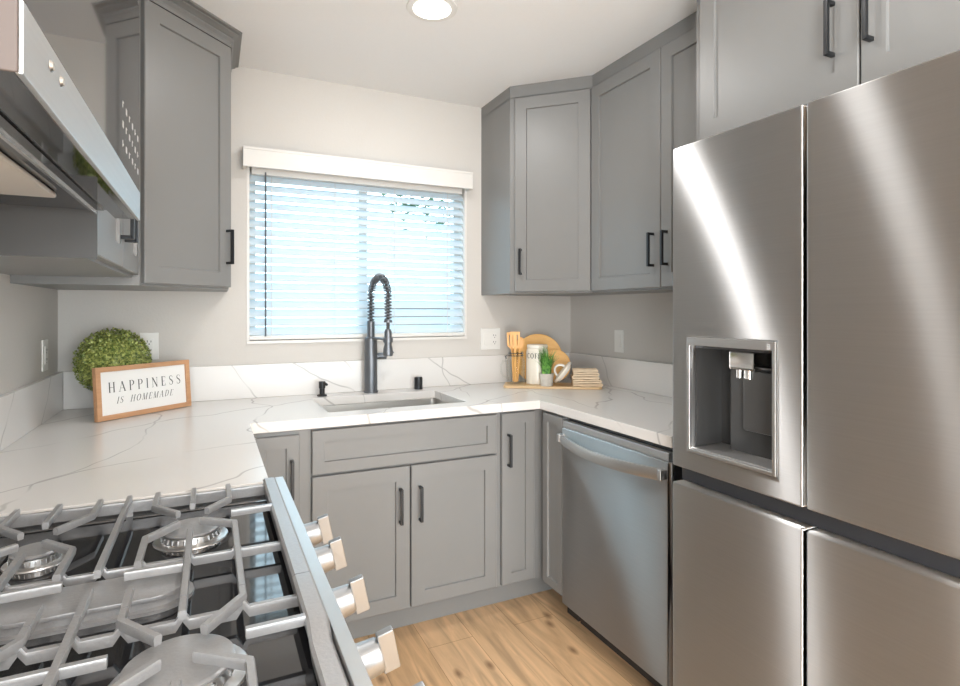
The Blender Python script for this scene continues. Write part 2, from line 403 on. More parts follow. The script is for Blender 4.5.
for i in range(2600):
    th = rnd.uniform(0, 2 * PI); u = rnd.uniform(-1, 1); rr = rnd.uniform(.3, 1) ** .5
    p = Vector((1.5 * rr * math.cos(th) * math.sqrt(1 - u * u), 1.2 * rr * math.sin(th) * math.sqrt(1 - u * u), 3.6 + 1.15 * rr * u))
    q = Matrix.Rotation(rnd.uniform(0, 6.3), 3, 'Z') @ Matrix.Rotation(rnd.uniform(-1.2, 1.2), 3, 'X')
    vs = [lf.verts.new(p + q @ Vector(a)) for a in ((-.05, 0, 0), (0, -.03, 0), (.06, 0, .01), (0, .03, 0))]
    lf.faces.new(vs)
mb = MB(); mb.bm.free(); mb.bm = lf; mb.build('foliage', 'tree_leaf', tr, smooth=False)

# ------------------------------------------------------------------ window blind
bl = thing('window_blind', 'white faux wood venetian blind hanging in the window above the sink', 'window blind', ((WX0 + WX1) / 2, YB, WZ0))
hw = (WX1 - WX0) / 2
va = MB(); va.box(-.567, .553, -.075, -.06, .779, .868, .003); va.box(-.567, -.555, -.06, -.001, .779, .868); va.box(.541, .553, -.06, -.001, .779, .868); va.box(-.567, .553, -.078, -.06, .856, .868, .002)
va.build('valance', 'whitewarm', bl)
MB().box(-hw + .014, hw - .014, .004, .05, .765, .80).build('head_rail', 'whitewarm', bl)
sl = MB(); NS = 18; pitch = .0415; tl = math.radians(45)
for k in range(NS):
    zc = .748 - pitch * k
    b = bmesh.new(); n = 4; rows = []
    for j in range(n + 1):
        v = -.025 + .05 * j / n; hgt = .0025 * (1 - (v / .025) ** 2)
        rows.append([b.verts.new((x, v, hgt)) for x in (-hw + .004, hw - .004)] + [b.verts.new((x, v, hgt + .0026)) for x in (hw - .004, -hw + .004)])
    for j in range(n):
        A, C = rows[j], rows[j + 1]
        for a in range(4): b.faces.new((A[a], A[(a + 1) % 4], C[(a + 1) % 4], C[a]))
    b.faces.new(rows[0]); b.faces.new(rows[-1]); bmesh.ops.recalc_face_normals(b, faces=b.faces)
    sl.merge(b, Matrix.Translation((0, .030, zc)) @ Matrix.Rotation(tl, 4, 'X'))
sl.build('slats', 'slat', bl)
MB().box(-hw + .004, hw - .004, .002, .054, .002, .022, .004).build('bottom_rail', 'whitewarm', bl)
for x in (-.44, -.15, .15, .44):
    cd = MB()
    for yy in (.004, .056): cd.cyl((x, yy, .02), (x, yy, .77), .0012, n=6)
    cd.build('ladder_cord', 'whitewarm', bl)
MB().cyl((-.467, -.003, .02), (-.467, -.003, .775), .0035, n=8).build('tilt_wand', 'gunmetal', bl)

# ------------------------------------------------------------------ cabinets
def shaker(w, h, t=.02, fr=.057, rec=.009):
    """door slab, front at y=0, back at y=t, x 0..w, z 0..h with a recessed flat panel"""
    m = MB(); b = bmesh.new()
    def ring(x0, z0, x1, z1, y): return [b.verts.new((x, y, z)) for x, z in ((x0, z0), (x1, z0), (x1, z1), (x0, z1))]
    fr = min(fr, w * .28, h * .3); e = .0025
    R = [ring(0, 0, w, h, t), ring(0, 0, w, h, e), ring(e, e, w - e, h - e, 0), ring(fr, fr, w - fr, h - fr, 0), ring(fr + .002, fr + .002, w - fr - .002, h - fr - .002, rec)]
    for A, C in zip(R, R[1:]):
        for k in range(4): b.faces.new((A[k], A[(k + 1) % 4], C[(k + 1) % 4], C[k]))
    b.faces.new(R[0]); b.faces.new(R[-1]); bmesh.ops.recalc_face_normals(b, faces=b.faces)
    m.merge(b); return m
def pull(parent, x, z, L=.14, off=.032, horizontal=False):
    m = MB(); w = .0055
    m.box(-w, w, -off, -off + .010, 0, L, .0015); m.box(-w, w, -off + .004, 0, 0, .010, .0012); m.box(-w, w, -off + .004, 0, L - .010, L, .0012)
    return m.build('handle', 'blackpull', parent, loc=(x, 0, z))
def door(parent, x0, x1, z0, z1, y=0, hx=None, hz=None, hl=.14, name='door', fr=.057):
    d = shaker(x1 - x0, z1 - z0, fr=fr).build(name, 'cab', parent, loc=(x0, y - .02, z0), ang=20)
    if hx is not None: pull(d, hx - x0, hz - z0, hl)
    return d
# local frame of every cabinet: x along its width, carcass front at y=0, doors in front of it, depth towards +y
def base_cab(label, loc, rz, w, depth=.59, toe=True):
    c = thing('base_cabinet', label, 'cabinet', loc, rz)
    MB().box(0, w, 0, depth, .11, .874).build('carcass', 'cab', c, smooth=False)
    if toe: MB().box(0, w, .07, .085, 0.001, .11).build('toe_kick', 'cab', c, smooth=False)
    return c
YF = 2.172  # carcass front plane of the back run (door faces at 2.152)
bL = base_cab('grey corner base cabinet left of the sink with one narrow black-handled door', (-.53, YF, 0), 0, .852)
MB().box(.63, .852, -.02, 0, .11, .874).build('face_frame', 'cab', bL, smooth=False)
door(bL, .66, .82, .121, .858, y=-.02, hx=.793, hz=.632)
bs = thing('base_cabinet', 'wide grey sink base cabinet with two doors under the window', 'cabinet', (.324, YF, 0))
MB().cells([0, .02, .78, .80], [0, .02, .59], lambda i, j: not (i == 1 and j == 1), .11, .70).box(.02, .78, .02, .59, .11, .13).box(0, .02, 0, .59, .70, .874).box(.78, .80, 0, .59, .70, .874).box(.02, .78, 0, .02, .70, .874).build('carcass', 'cab', bs, smooth=False)
MB().box(0, .80, .07, .085, 0.001, .11).build('toe_kick', 'cab', bs, smooth=False)
door(bs, .014, .394, .121, .690, hx=.352, hz=.468)
door(bs, .400, .786, .121, .690, hx=.435, hz=.466)
door(bs, .014, .786, .698, .864, name='false_drawer_front', fr=.045)
bR = base_cab('grey corner base cabinet with tall narrow handled door right of the sink', (1.124, YF, 0), 0, .78)
door(bR, .010, .176, .121, .864, hx=.040, hz=.636, fr=.05)
# right run, facing -x ; local x runs towards -y
bR2 = base_cab('slim grey base cabinet with plain handleless door beside the dishwasher', (1.336, 2.150, 0), -PI / 2, .192, depth=.57, toe=False)
MB().box(.11, .192, .06, .075, 0.001, .11).build('toe_kick', 'toe', bR2, smooth=False)
door(bR2, .036, .186, .121, .864, fr=.035)
# left run under the counter, facing +x ; local x runs towards +y
bLL = base_cab('grey two-door base cabinet in the left run behind the range', (.082, 1.40, 0), PI / 2, .735, depth=.60)
door(bLL, .01, .362, .121, .864, hx=.33, hz=.64); door(bLL, .368, .722, .121, .864, hx=.40, hz=.64)

# worktop with sink cut-out
SX0, SX1, SY0, SY1 = .413, 1.003, 2.236, 2.622
XF, YFc, XRc = .123, 2.131, 1.311
xs = [XL + .001, XF, SX0, SX1, XRc, XR - .001]; ys = [1.342, 1.395, YFc, SY0, SY1, YB - .001]
def ins(i, j):
    if i == 0: return j >= 1
    if i == 4: return True
    return j >= 2 and not (i == 2 and j == 3)
wt = MB().cells(xs, ys, ins, .876, .914, 'xyz', bev=.0025).build('worktop', 'marble', ang=50)
tag(wt, 'white quartz worktop with grey veins running round three sides', 'countertop')
ZB = 1.066
tag(MB().box(XL + .022, XR - .022, YB - .022, YB - .001, .9145, ZB, .0015).build('backsplash', 'marble'), 'white veined quartz upstand along the window wall', 'backsplash')
tag(MB().box(XL + .001, XL + .021, 1.395, YB - .001, .9145, ZB, .0015).build('backsplash', 'marble'), 'white veined quartz upstand along the left wall behind the range', 'backsplash')
tag(MB().box(XR - .021, XR - .001, 1.345, YB - .001, .9145, ZB, .0015).build('backsplash', 'marble'), 'white veined quartz upstand along the right wall beside the refrigerator', 'backsplash')

# sink
sk = thing('sink', 'rectangular undermount stainless steel sink below the window', 'sink', ((SX0 + SX1) / 2, (SY0 + SY1) / 2, .876))
a, b_ = (SX1 - SX0) / 2 + .004, (SY1 - SY0) / 2 + .004
def rr(a, b, r, n=6):
    out = []
    for cx, cy, s0 in ((a - r, b - r, 0), (-a + r, b - r, 90), (-a + r, -b + r, 180), (a - r, -b + r, 270)):
        for k in range(n + 1):
            an = math.radians(s0 + 90 * k / n); out.append((cx + r * math.cos(an), cy + r * math.sin(an)))
    return out
bm_ = bmesh.new(); prev = None
for (da, z, r) in ((.02, -.001, .03), (0, -.001, .025), (-.004, -.15, .03), (-.02, -.17, .03)):
    ring = [bm_.verts.new((x, y, z)) for x, y in rr(a + da, b_ + da, r)]
    if prev:
        n = len(ring)
        for k in range(n): bm_.faces.new((prev[k], prev[(k + 1) % n], ring[(k + 1) % n], ring[k]))
    prev = ring
bm_.faces.new(prev)
bmesh.ops.recalc_face_normals(bm_, faces=bm_.faces)
for f_ in bm_.faces: f_.normal_flip()
mb = MB(); mb.bm.free(); mb.bm = bm_; mb.build('basin', 'sinksteel', sk)
MB().lathe([(0, -.167), (.03, -.167), (.042, -.165), (.045, -.1695)], n=24).build('drain', 'chrome', sk)

# faucet
FX, FY = .70, 2.695
fc = thing('faucet', 'gunmetal spring-neck kitchen faucet standing behind the sink', 'faucet', (FX, FY, .914))
MB().lathe([(0, 0), (.034, 0), (.034, .006), (.031, .010), (.031, .255), (.027, .266), (.018, .27), (.018, .345), (0, .345)]).build('body', 'gunmetal', fc)
dx, dy = math.sin(math.radians(8)), -math.cos(math.radians(8))
def arc(t):   # t 0..1 along the arch
    R = .1
    if t < .22: return Vector((0, 0, .335 + (t / .22) * .12))
    if t < .78:
        an = PI * (t - .22) / .56; u = R * (1 - math.cos(an)); return Vector((dx * u, dy * u, .455 + R * math.sin(an)))
    return Vector((dx * 2 * R, dy * 2 * R, .455 - (t - .78) / .22 * .105))
pts = [arc(k / 60) for k in range(61)]
MB().tube(pts + [Vector((dx * .2, dy * .2, .30))], .0075, n=10).build('hose', 'dark', fc)
hx = []; turns = 34; nn = turns * 10
for k in range(nn + 1):
    t_ = k / nn; p = arc(t_); q = arc(min(1, t_ + .004)) - arc(max(0, t_ - .004)); q.normalize()
    sd = Vector((-dy, dx, 0)); ot = sd.cross(q); an = 2 * PI * turns * t_
    hx.append(p + (sd * math.cos(an) + ot * math.sin(an)) * .0145)
MB().tube(hx, .0034, n=6).build('spring', 'gunmetal', fc)
MB().cyl((dx * .2, dy * .2, .343), (dx * .2, dy * .2, .353), .019).build('spring_collar', 'gunmetal', fc)
MB().cyl((0, 0, .325), (0, 0, .3451), .0185).build('spring_collar', 'gunmetal', fc)
hd = Vector((dx * .2, dy * .2, 0))
MB().lathe([(0, .190), (.021, .190), (.023, .20), (.021, .225), (.017, .24), (.017, .30), (.012, .312), (0, .312)], hd).build('spray_head', 'gunmetal', fc)
MB().tube([(0, 0, .262), (dx * .1, dy * .1, .266), (dx * .185, dy * .185, .262)], .006).lathe([(.0185, -.01), (.022, -.01), (.022, .01), (.0185, .01)], hd + Vector((0, 0, .262)), n=20).build('docking_arm', 'gunmetal', fc)
MB().cyl((.025, 0, .175), (.075, -.004, .175), .016).tube([(.068, -.004, .178), (.085, -.008, .182), (.11, -.012, .195)], .007).build('lever_handle', 'gunmetal', fc)

sd_ = thing('soap_dispenser', 'short black soap dispenser pump left of the faucet', 'soap dispenser', (.465, 2.676, .914))
MB().lathe([(0, 0), (.023, 0), (.023, .006), (.012, .010), (.012, .035), (.015, .037), (.015, .068), (0, .070)], n=20).build('base', 'blackpull', sd_)
MB().tube([(0, 0, .058), (.010, -.014, .060), (.017, -.028, .054)], .006).build('spout', 'blackpull', sd_)
ag = thing('air_gap', 'black cylindrical dishwasher air gap cap right of the faucet', 'air gap', (.945, 2.70, .914))
MB().lathe([(0, 0), (.021, 0), (.021, .055), (.019, .062), (0, .063)], n=24).build('cap', 'blackpull', ag)
MB().box(-.006, .006, -.0225, -.02, .02, .045).build('vent_slot', 'slot', ag)

# ------------------------------------------------------------------ upper cabinets
ZU, ZT = 1.395, 2.36
def crown(name, label, path, side=1, z=ZT, parent=None):
    prof = [(0.0, -.004), (.012, -.004), (.012, .006), (.007, .008), (.010, .016), (.020, .024), (.020, .029), (.014, .031), (.022, .038), (.036, .043), (.036, .047), (.030, .048), (.048, .050), (.050, .0565), (0, .0565)]
    P = [Vector((x, y, 0)) for x, y in path]; b = bmesh.new(); R = []
    for i, p in enumerate(P):
        ns = []
        if i: d = (P[i] - P[i - 1]).normalized(); ns.append(Vector((d.y, -d.x, 0)) * side)
        if i < len(P) - 1: d = (P[i + 1] - P[i]).normalized(); ns.append(Vector((d.y, -d.x, 0)) * side)
        n = sum(ns, Vector()) ; n.normalize(); k = 1 / max(.3, n.dot(ns[0]))
        R.append([b.verts.new(p + n * k * o + Vector((0, 0, z + h))) for o, h in prof])
    for A, C in zip(R, R[1:]):
        for k in range(len(prof)): b.faces.new((A[k], A[(k + 1) % len(prof)], C[(k + 1) % len(prof)], C[k]))
    b.faces.new(R[0]); b.faces.new(R[-1]); bmesh.ops.recalc_face_normals(b, faces=b.faces)
    m = MB(); m.merge(b); o = m.build(name, 'cab', parent, ang=25)
    if label: tag(o, label, 'molding')
    return o
# right corner (diagonal) cabinet
A0, A1 = (1.33, 2.44), (1.615, 2.155)
rc = thing('wall_cabinet', 'grey diagonal corner wall cabinet right of the window', 'cabinet', (A0[0], A0[1], 0), -PI / 4)
inv = Matrix.Rotation(PI / 4, 4, 'Z') @ Matrix.Translation((-A0[0], -A0[1], 0))
MB().prism([A0, A1, (XR - .001, 2.155), (XR - .001, YB - .001), (1.33, YB - .001)], ZU, ZT, mat=inv).build('carcass', 'cab', rc, smooth=False)
dw_ = .403
door(rc, .030, dw_ - .006, ZU + .008, ZT - .012, hx=.062, hz=1.485, hl=.125)
# right wall pair of doors
rw = thing('wall_cabinet', 'grey two-door wall cabinet on the right wall above the dishwasher', 'cabinet', (1.615, 2.153, 0), -PI / 2)
MB().box(0, .809, 0, XR - .001 - 1.615, ZU, ZT).build('carcass', 'cab', rw, smooth=False)
door(rw, .014, .459, ZU + .008, ZT - .012, hx=.422, hz=1.487, hl=.135)
door(rw, .463, .805, ZU + .008, ZT - .012, hx=.497, hz=1.487, hl=.135)
crown('crown_molding', 'grey crown molding round the corner cabinets right of the window', [(1.33, YB - .001), A0, A1, (1.615, 1.345)], side=-1)
# over-fridge cabinet
fcab = thing('wall_cabinet', 'grey cabinet with two black-handled doors over the refrigerator', 'cabinet', (1.42, 1.343, 0), -PI / 2)
MB().box(0, 1.04, 0, XR - .001 - 1.42, 1.835, CEIL - .002).build('carcass', 'cab', fcab, smooth=False)
door(fcab, .030, .517, 1.848, 2.39, hx=.457, hz=1.943, hl=.137)
door(fcab, .522, 1.02, 1.848, 2.39, hx=.548, hz=1.943, hl=.137)
MB().box(0, .018, .0, XR - .001 - 1.42, 0.001, 1.835).build('side_panel', 'cab', fcab, smooth=False)
# left corner (diagonal)
B0, B1 = (-.215, 2.17), (.062, 2.447)
lc = thing('wall_cabinet', 'grey diagonal corner wall cabinet left of the window', 'cabinet', (B0[0], B0[1], 0), PI / 4)
inv = Matrix.Rotation(-PI / 4, 4, 'Z') @ Matrix.Translation((-B0[0], -B0[1], 0))
MB().prism([B0, B1, (.062, YB - .001), (XL + .001, YB - .001), (XL + .001, 2.17)], ZU, ZT, mat=inv).build('carcass', 'cab', lc, smooth=False)
door(lc, .004, .386, ZU + .008, ZT - .012, hx=.362, hz=1.492, hl=.135)
# left wall cabinet between the corner and the microwave
lw = thing('wall_cabinet', 'grey wall cabinet between the microwave and the left corner cabinet', 'cabinet', (-.235, 1.402, 0), PI / 2)
MB().box(0, .766, 0, -.235 - XL - .001, 1.42, ZT).build('carcass', 'cab', lw, smooth=False)
MB().box(-.004, -.0005, -.021, -.235 - XL - .001, 1.42, 1.70).build('shaded_end_panel', 'shadegrey', lw, smooth=False)  # dark sheet over the cabinet end, its shade painted in
door(lw, .004, .38, 1.428, ZT - .012, hx=.34, hz=1.50); door(lw, .384, .745, 1.428, ZT - .012, hx=.42, hz=1.50)
crown('crown_molding', 'grey crown molding on the corner cabinet left of the window', [(-.235, 1.402), (-.235, 2.15), B1, (.062, YB - .001)], side=1)
# cabinet above microwave
lm = thing('wall_cabinet', 'short grey wall cabinet above the microwave', 'cabinet', (-.235, .56, 0), PI / 2)
MB().box(0, .838, 0, -.235 - XL - .001, 1.96, CEIL - .002).build('carcass', 'cab', lm, smooth=False)
door(lm, .004, .415, 1.968, 2.39, hx=.385, hz=1.99); door(lm, .42, .834, 1.968, 2.39, hx=.45, hz=1.99)

# ------------------------------------------------------------------ microwave
mw = thing('microwave', 'stainless over-the-range microwave with black glass front on the left wall', 'microwave', (XL + .001, .57, 1.503))
ML = .825; FXm = -.138 - (XL + .001)    # local x of front face
MB().box(0, FXm - .045, 0, ML, .030, .452).build('body', 'steelx', mw, smooth=False)
MB().box(.03, FXm - .06, .03, ML - .03, .012, .0295).build('underside_plate', 'enamel', mw, smooth=False)
MB().box(FXm - .040, FXm, 0, ML, .061, .452, .002).build('glass_front', 'blackglass', mw)
MB().box(FXm - .005, FXm + .001, 0, ML, 0.0, .0605, .0015).build('lower_band', 'steelx', mw)
MB().box(FXm - .045, FXm - .0055, 0.001, ML - .001, .002, .051, .002).build('door_underside', 'blackglass', mw)
MB().box(FXm - .082, FXm - .076, 0.0, ML, .008, .030, .001).build('vent_lip', 'chrome', mw)
MB().box(FXm - .0755, FXm - .0455, 0.001, ML - .001, .018, .030).build('vent_recess', 'enamel', mw, smooth=False)
MB().box(0, FXm - .002, -.005, -.001, 0.0, .452, .001).build('side_panel', 'sidepaint', mw, smooth=False)
flt = MB()
for y in (.08, .44):
    flt.box(.08, .20, y, y + .30, .006, .0115)
    for k in range(11): flt.box(.082, .198, y + .01 + k * .0275, y + .016 + k * .0275, .003, .006)
flt.build('grease_filter', 'steelx', mw, smooth=False)
MB().box(.225, .315, .20, .62, .002, .0115, .004).build('lamp_lens', 'lens', mw)
for y in (.085, .125):
    MB().lathe([(0, .003), (.004, .0025), (.006, 0)], (FXm + .001, y, .040), n=12, axis=(1, 0, 0)).build('bright_button', 'chrome', mw)  # small bright domes on the lower band
for r in range(3):
    for c in range(6):
        y = ML - .255 + c * .043; z = .092 + r * .034; kp = MB()
        kp.box(FXm + .0001, FXm + .0006, y, y + .004, z, z + .011)
        if (r + c) % 2: kp.box(FXm + .0001, FXm + .0006, y + .008, y + .012, z, z + .011)
        kp.box(FXm + .0001, FXm + .0006, y, y + .012, z + (.009 if (r + c) % 3 else .004), z + (.011 if (r + c) % 3 else .006))
        kp.build('keypad_symbol', 'print', mw, smooth=False)

# ------------------------------------------------------------------ range
RY0, RY1 = .505, 1.390
rg = thing('gas_range', 'stainless gas range with grey cast iron grates in the left foreground', 'gas range', (0, 0, 0))
MB().box(XL + .002, .12, RY0, RY1, .06, .880).build('body', 'steelx', rg, smooth=False)
MB().box(XL + .05, .09, RY0 + .02, RY1 - .02, 0.0, .06).build('plinth', 'toe', rg, smooth=False)
ck = MB(); ck.box(XL + .002, .126, RY0, RY1, .8805, .892)
ck.box(XL + .002, XL + .05, RY0, RY1, .892, .905, .003)
ck.build('cooktop', 'enamel', rg)
# steel rim: rear strip and the bright front nosing
MB().box(.1335, .152, RY0, RY1, .870, .923, .0015).box(XL + .05, .1335, RY1 - .012, RY1, .892, .908, .002).box(XL + .05, .1335, RY0, RY0 + .012, .892, .908, .002).build('rim', 'steelx', rg)
MB().prism([(.121, .78), (.158, .78), (.172, .80), (.150, .905), (.121, .905)], RY0, RY1, .002, mat=Matrix(((1, 0, 0, 0), (0, 0, 1, 0), (0, 1, 0, 0), (0, 0, 0, 1)))).build('control_panel', 'steelx', rg)
od = MB().box(.121, .165, RY0 + .005, RY1 - .005, .20, .77, .004).build('oven_door', 'steelx', rg)
MB().cyl((.205, RY0 + .04, .74), (.205, RY1 - .04, .74), .012).box(.165, .205, RY0 + .06, RY0 + .08, .73, .75).box(.165, .205, RY1 - .08, RY1 - .06, .73, .75).build('handle', 'chrome', od)
MB().box(.1655, .167, RY0 + .12, RY1 - .12, .32, .62).build('oven_window', 'blackglass', od, smooth=False)
MB().box(.121, .16, RY0 + .005, RY1 - .005, .065, .19, .004).build('drawer', 'steelx', rg)
# knobs: axis leaves the slanted panel
ax = Vector((1, 0, .22)).normalized()
for y in (1.14, 1.015, .855, .70, .58):
    c = Vector((.158, y, .868))
    kn = MB()
    kn.lathe([(0, 0), (.026, 0), (.026, .008), (.023, .012), (.021, .034), (.019, .037), (0, .037)], c, axis=ax, n=28)
    b = bmesh.new(); bmesh.ops.create_cube(b, size=1)
    for v in b.verts: v.co = Vector((v.co.x * .011, v.co.y * .056, v.co.z * .022))
    bmesh.ops.bevel(b, geom=b.edges[:], offset=.002, segments=2, profile=.5, affect='EDGES')
    q = ax.to_track_quat('Z', 'Y').to_matrix().to_4x4()
    kn.merge(b, Matrix.Translation(c + ax * .047) @ q @ Matrix.Rotation(math.radians(6), 4, 'Z'))
    kn.build('knob', 'knobsteel', rg)
# burners
def burner(x, y, r):
    bo = MB(); bo.lathe([(0, .892), (r * 1.25, .892), (r * 1.22, .894), (r * .98, .896), (r * .92, .906), (r * .7, .907), (0, .907)], (x, y, 0), n=40)
    for k in range(28):
        an = 2 * PI * k / 28
        bo.box(r * .90, r * 1.0, -.0012, .0012, .8965, .9045, mat=Matrix.Translation((x, y, 0)) @ Matrix.Rotation(an, 4, 'Z'))
    o = bo.build('burner', 'alum', rg)
    MB().lathe([(0, .9072), (r * .92, .9072), (r * .97, .9085), (r * .97, .911), (r * .9, .9135), (0, .9142)], (x, y, 0), n=40).build('burner_cap', 'castiron', o)
burner(-.033, 1.168, .050); burner(-.265, 1.168, .036); burner(-.033, .725, .060); burner(-.265, .725, .042)
ov = MB(); 
def oval(hl, r, n=10):
    return [(hl + r * math.cos(a_), r * math.sin(a_)) for a_ in [(-PI / 2 + PI * k / n) for k in range(n + 1)]] + [(-hl + r * math.cos(a_), r * math.sin(a_)) for a_ in [(PI / 2 + PI * k / n) for k in range(n + 1)]]
T_ = Matrix.Translation((-.150, .9465, 0))
o = MB().prism(oval(.075, .052), .892, .897, mat=T_).prism(oval(.075, .042), .897, .906, mat=T_).build('burner', 'castiron', rg)  # base darker than the round ones: shade under the cap put into colour
MB().prism(oval(.075, .045), .9062, .9135, .002, mat=T_).build('burner_cap', 'castiron', o)
# cast iron grates
GT = .934
def bar(m, pts, w=.0105, zt=GT, hgt=.012):
    """rectangular-section bar with chamfered top along a plan polyline"""
    P = [Vector((*p[:2], (p[2] if len(p) > 2 else zt))) for p in pts]; b = bmesh.new(); R = []
    for i, p in enumerate(P):
        ns = []
        if i: d = (P[i] - P[i - 1]); d.z = 0; d.normalize(); ns.append(Vector((d.y, -d.x, 0)))
        if i < len(P) - 1: d = (P[i + 1] - P[i]); d.z = 0; d.normalize(); ns.append(Vector((d.y, -d.x, 0)))
        n = sum(ns, Vector()); n.normalize(); k = 1 / max(.5, n.dot(ns[0])); h = w / 2
        sec = [(-h * .8, -hgt), (-h, -.004), (-h * .72, 0), (h * .72, 0), (h, -.004), (h * .8, -hgt)]
        R.append([b.verts.new(p + n * k * u + Vector((0, 0, v))) for u, v in sec])
    for A, C in zip(R, R[1:]):
        for k in range(6): b.faces.new((A[k], A[(k + 1) % 6], C[(k + 1) % 6], C[k]))
    b.faces.new(R[0]); b.faces.new(R[-1]); bmesh.ops.recalc_face_normals(b, faces=b.faces)
    m.merge(b)
def mir(pts): return [(-.30 - p[0], *p[1:]) for p in pts]
def both(m, *pls, **kw):
    for p in pls: bar(m, p, **kw); bar(m, mir(p), **kw)
def leg_(m, x, y): m.box(x - .006, x + .006, y - .006, y + .006, .8921, GT - .014)
g1 = MB()
both(g1, [(-.1, 1.345), (-.1, 1.259), (-.056, 1.198)], [(-.033, 1.345), (-.033, 1.238)], [(.033, 1.345), (.033, 1.25), (-.008, 1.198)],
     [(.110, 1.168), (.034, 1.166)], [(-.016, 1.146), (.038, 1.105), (.038, .8425)], [(-.033, 1.099), (-.033, .8425)],
     [(-.052, 1.146), (-.1, 1.09), (-.1, .987)], [(-.113, .956), (-.038, .953)], [(-.1, .896), (-.1, .8425)])
bar(g1, [(-.15, 1.345), (-.15, .978)]); bar(g1, [(-.15, .919), (-.15, .8425)])
for x in (.118, -.418):
    bar(g1, [(x, 1.352), (x, .8425)], w=.027, hgt=.030)
bar(g1, [(-.418, 1.345, .922), (.118, 1.345, .922)], hgt=.022)
# the low cross link dips between the bars
xsn = [-.418, -.338, -.267, -.2, -.15, -.1, -.033, .038, .118]
for a_, c_ in zip(xsn, xsn[1:]):
    bar(g1, [(a_, 1.012, GT - .004), (a_ + .008, 1.012, .918), (c_ - .008, 1.012, .918), (c_, 1.012, GT - .004)], hgt=.014)
for x in (.118, -.418):
    for y in (1.34, .86): leg_(g1, x, y)
leg_(g1, -.15, 1.345)
g1.build('grate', 'castiron', rg)
g2 = MB()
both(g2, [(.038, .8405), (.038, .815), (-.008, .753)], [(-.033, .8405), (-.033, .800)], [(-.1, .8405), (-.1, .812), (-.056, .752)],
     [(.1055, .725), (.037, .725)], [(-.016, .702), (.038, .660), (.038, .548)], [(-.052, .702), (-.1, .660), (-.1, .548)], [(-.033, .655), (-.033, .548)])
bar(g2, [(-.15, .8405), (-.15, .548)]); bar(g2, [(-.197, .733), (-.103, .733)], zt=GT - .0012)
for x in (.118, -.418):
    bar(g2, [(x, .8405), (x, .712), (x, .685, .920), (x, .541, .920)], w=.027, hgt=.024)
bar(g2, [(-.418, .548, .922), (.118, .548, .922)], hgt=.022)
for a_, c_ in zip(xsn, xsn[1:]):
    bar(g2, [(a_, .812, GT - .004), (a_ + .008, .812, .918), (c_ - .008, .812, .918), (c_, .812, GT - .004)], hgt=.014)
for x in (.118, -.418):
    for y in (.82, .555): leg_(g2, x, y)
g2.build('grate', 'castiron', rg)

# ------------------------------------------------------------------ dishwasher
dwz = thing('dishwasher', 'stainless dishwasher with curved bar handle under the right worktop', 'dishwasher', (1.307, 1.652, 0))
MB().box(.032, .57, -.29, .29, .10, .866).build('tub', 'dark', dwz, smooth=False)
MB().box(.09, .11, -.295, .295, 0.001, .10).build('toe_kick', 'toe', dwz, smooth=False)
dd = MB().box(0, .030, -.298, .298, .105, .828, .004).build('door', 'steeldw', dwz)
MB().box(.004, .030, -.298, .298, .830, .858, .003).build('control_strip', 'steelx', dwz)
hp = []
for k in range(17):
    u = -1 + k / 8; hp.append(Vector((-.014 - .046 * (1 - u * u), u * .290, .790 - 0.008 * (1 - u * u))))
hb = MB(); b = bmesh.new(); R = []
for p in hp:
    R.append([b.verts.new(p + Vector(o_)) for o_ in ((-.004, 0, -.019), (-.010, 0, 0), (-.004, 0, .019), (.004, 0, .019), (.006, 0, 0), (.004, 0, -.019))])
for A, C in zip(R, R[1:]):
    for k in range(6): b.faces.new((A[k], A[(k + 1) % 6], C[(k + 1) % 6], C[k]))
b.faces.new(R[0]); b.faces.new(R[-1]); bmesh.ops.recalc_face_normals(b, faces=b.faces); hb.merge(b)
for y in (-.288, .288): hb.box(-.028, 0.001, y - .008, y + .008, .774, .806, .002)
hb.build('handle', 'steelx', dd, ang=60)

# ------------------------------------------------------------------ refrigerator
FXf = 1.20; FYc = .8245; FW = .401
fg = thing('refrigerator', 'large stainless four-door refrigerator with water dispenser on the right', 'refrigerator', (FXf, FYc, 0))
D = .135
MB().box(D + .005, XR - FXf - .02, -FW, FW, .03, 1.765).box(.17, XR - FXf - .04, -FW + .02, FW - .02, 0, .03).build('cabinet_body', 'greyplastic', fg, smooth=False)
MB().box(.035, D + .0045, -FW + .004, FW - .004, .822, .865).box(.05, D + .0045, -.003, .003, .06, 1.77).build('gap_liner', 'dark', fg, smooth=False)
NY0, NY1, NZ0, NZ1 = .894 - FYc, 1.166 - FYc, .920, 1.238   # dispenser niche
g_ = .004
ud = MB().cells([g_, NY0, NY1, FW], [.867, NZ0, NZ1, 1.777], lambda i, j: not (i == 1 and j == 1), 0, D, 'yzx', bev=.005).build('door', 'steel', fg, ang=60)
ud['label'] = 'upper door with the water and ice dispenser'
MB().box(0, D, -FW, -g_, .867, 1.777, .005).build('door', 'steel', fg, ang=60)
MB().box(0, D, g_, FW, .06, .820, .005).build('door', 'steel', fg, ang=60)
MB().box(0, D, -FW, -g_, .06, .820, .005).build('door', 'steel', fg, ang=60)
ds = MB(); w_ = .009
ds.cells([NY0, NY0 + w_, NY1 - w_, NY1], [NZ0, NZ0 + w_, NZ1 - .022, NZ1], lambda i, j: not (i == 1 and j == 1), -.004, .02, 'yzx', bev=.0015)
dsp = ds.build('water_dispenser', 'steelx', ud)
nb = MB(); nb.box(D - .008, D - .002, NY0, NY1, NZ0, NZ1).box(.02, D - .008, NY0, NY0 + .004, NZ0, NZ1).box(.02, D - .008, NY1 - .004, NY1, NZ0, NZ1)
nb.box(.02, D - .008, NY0 + .004, NY1 - .004, NZ0, NZ0 + .006)
nb.build('niche', 'niche', dsp, smooth=False)
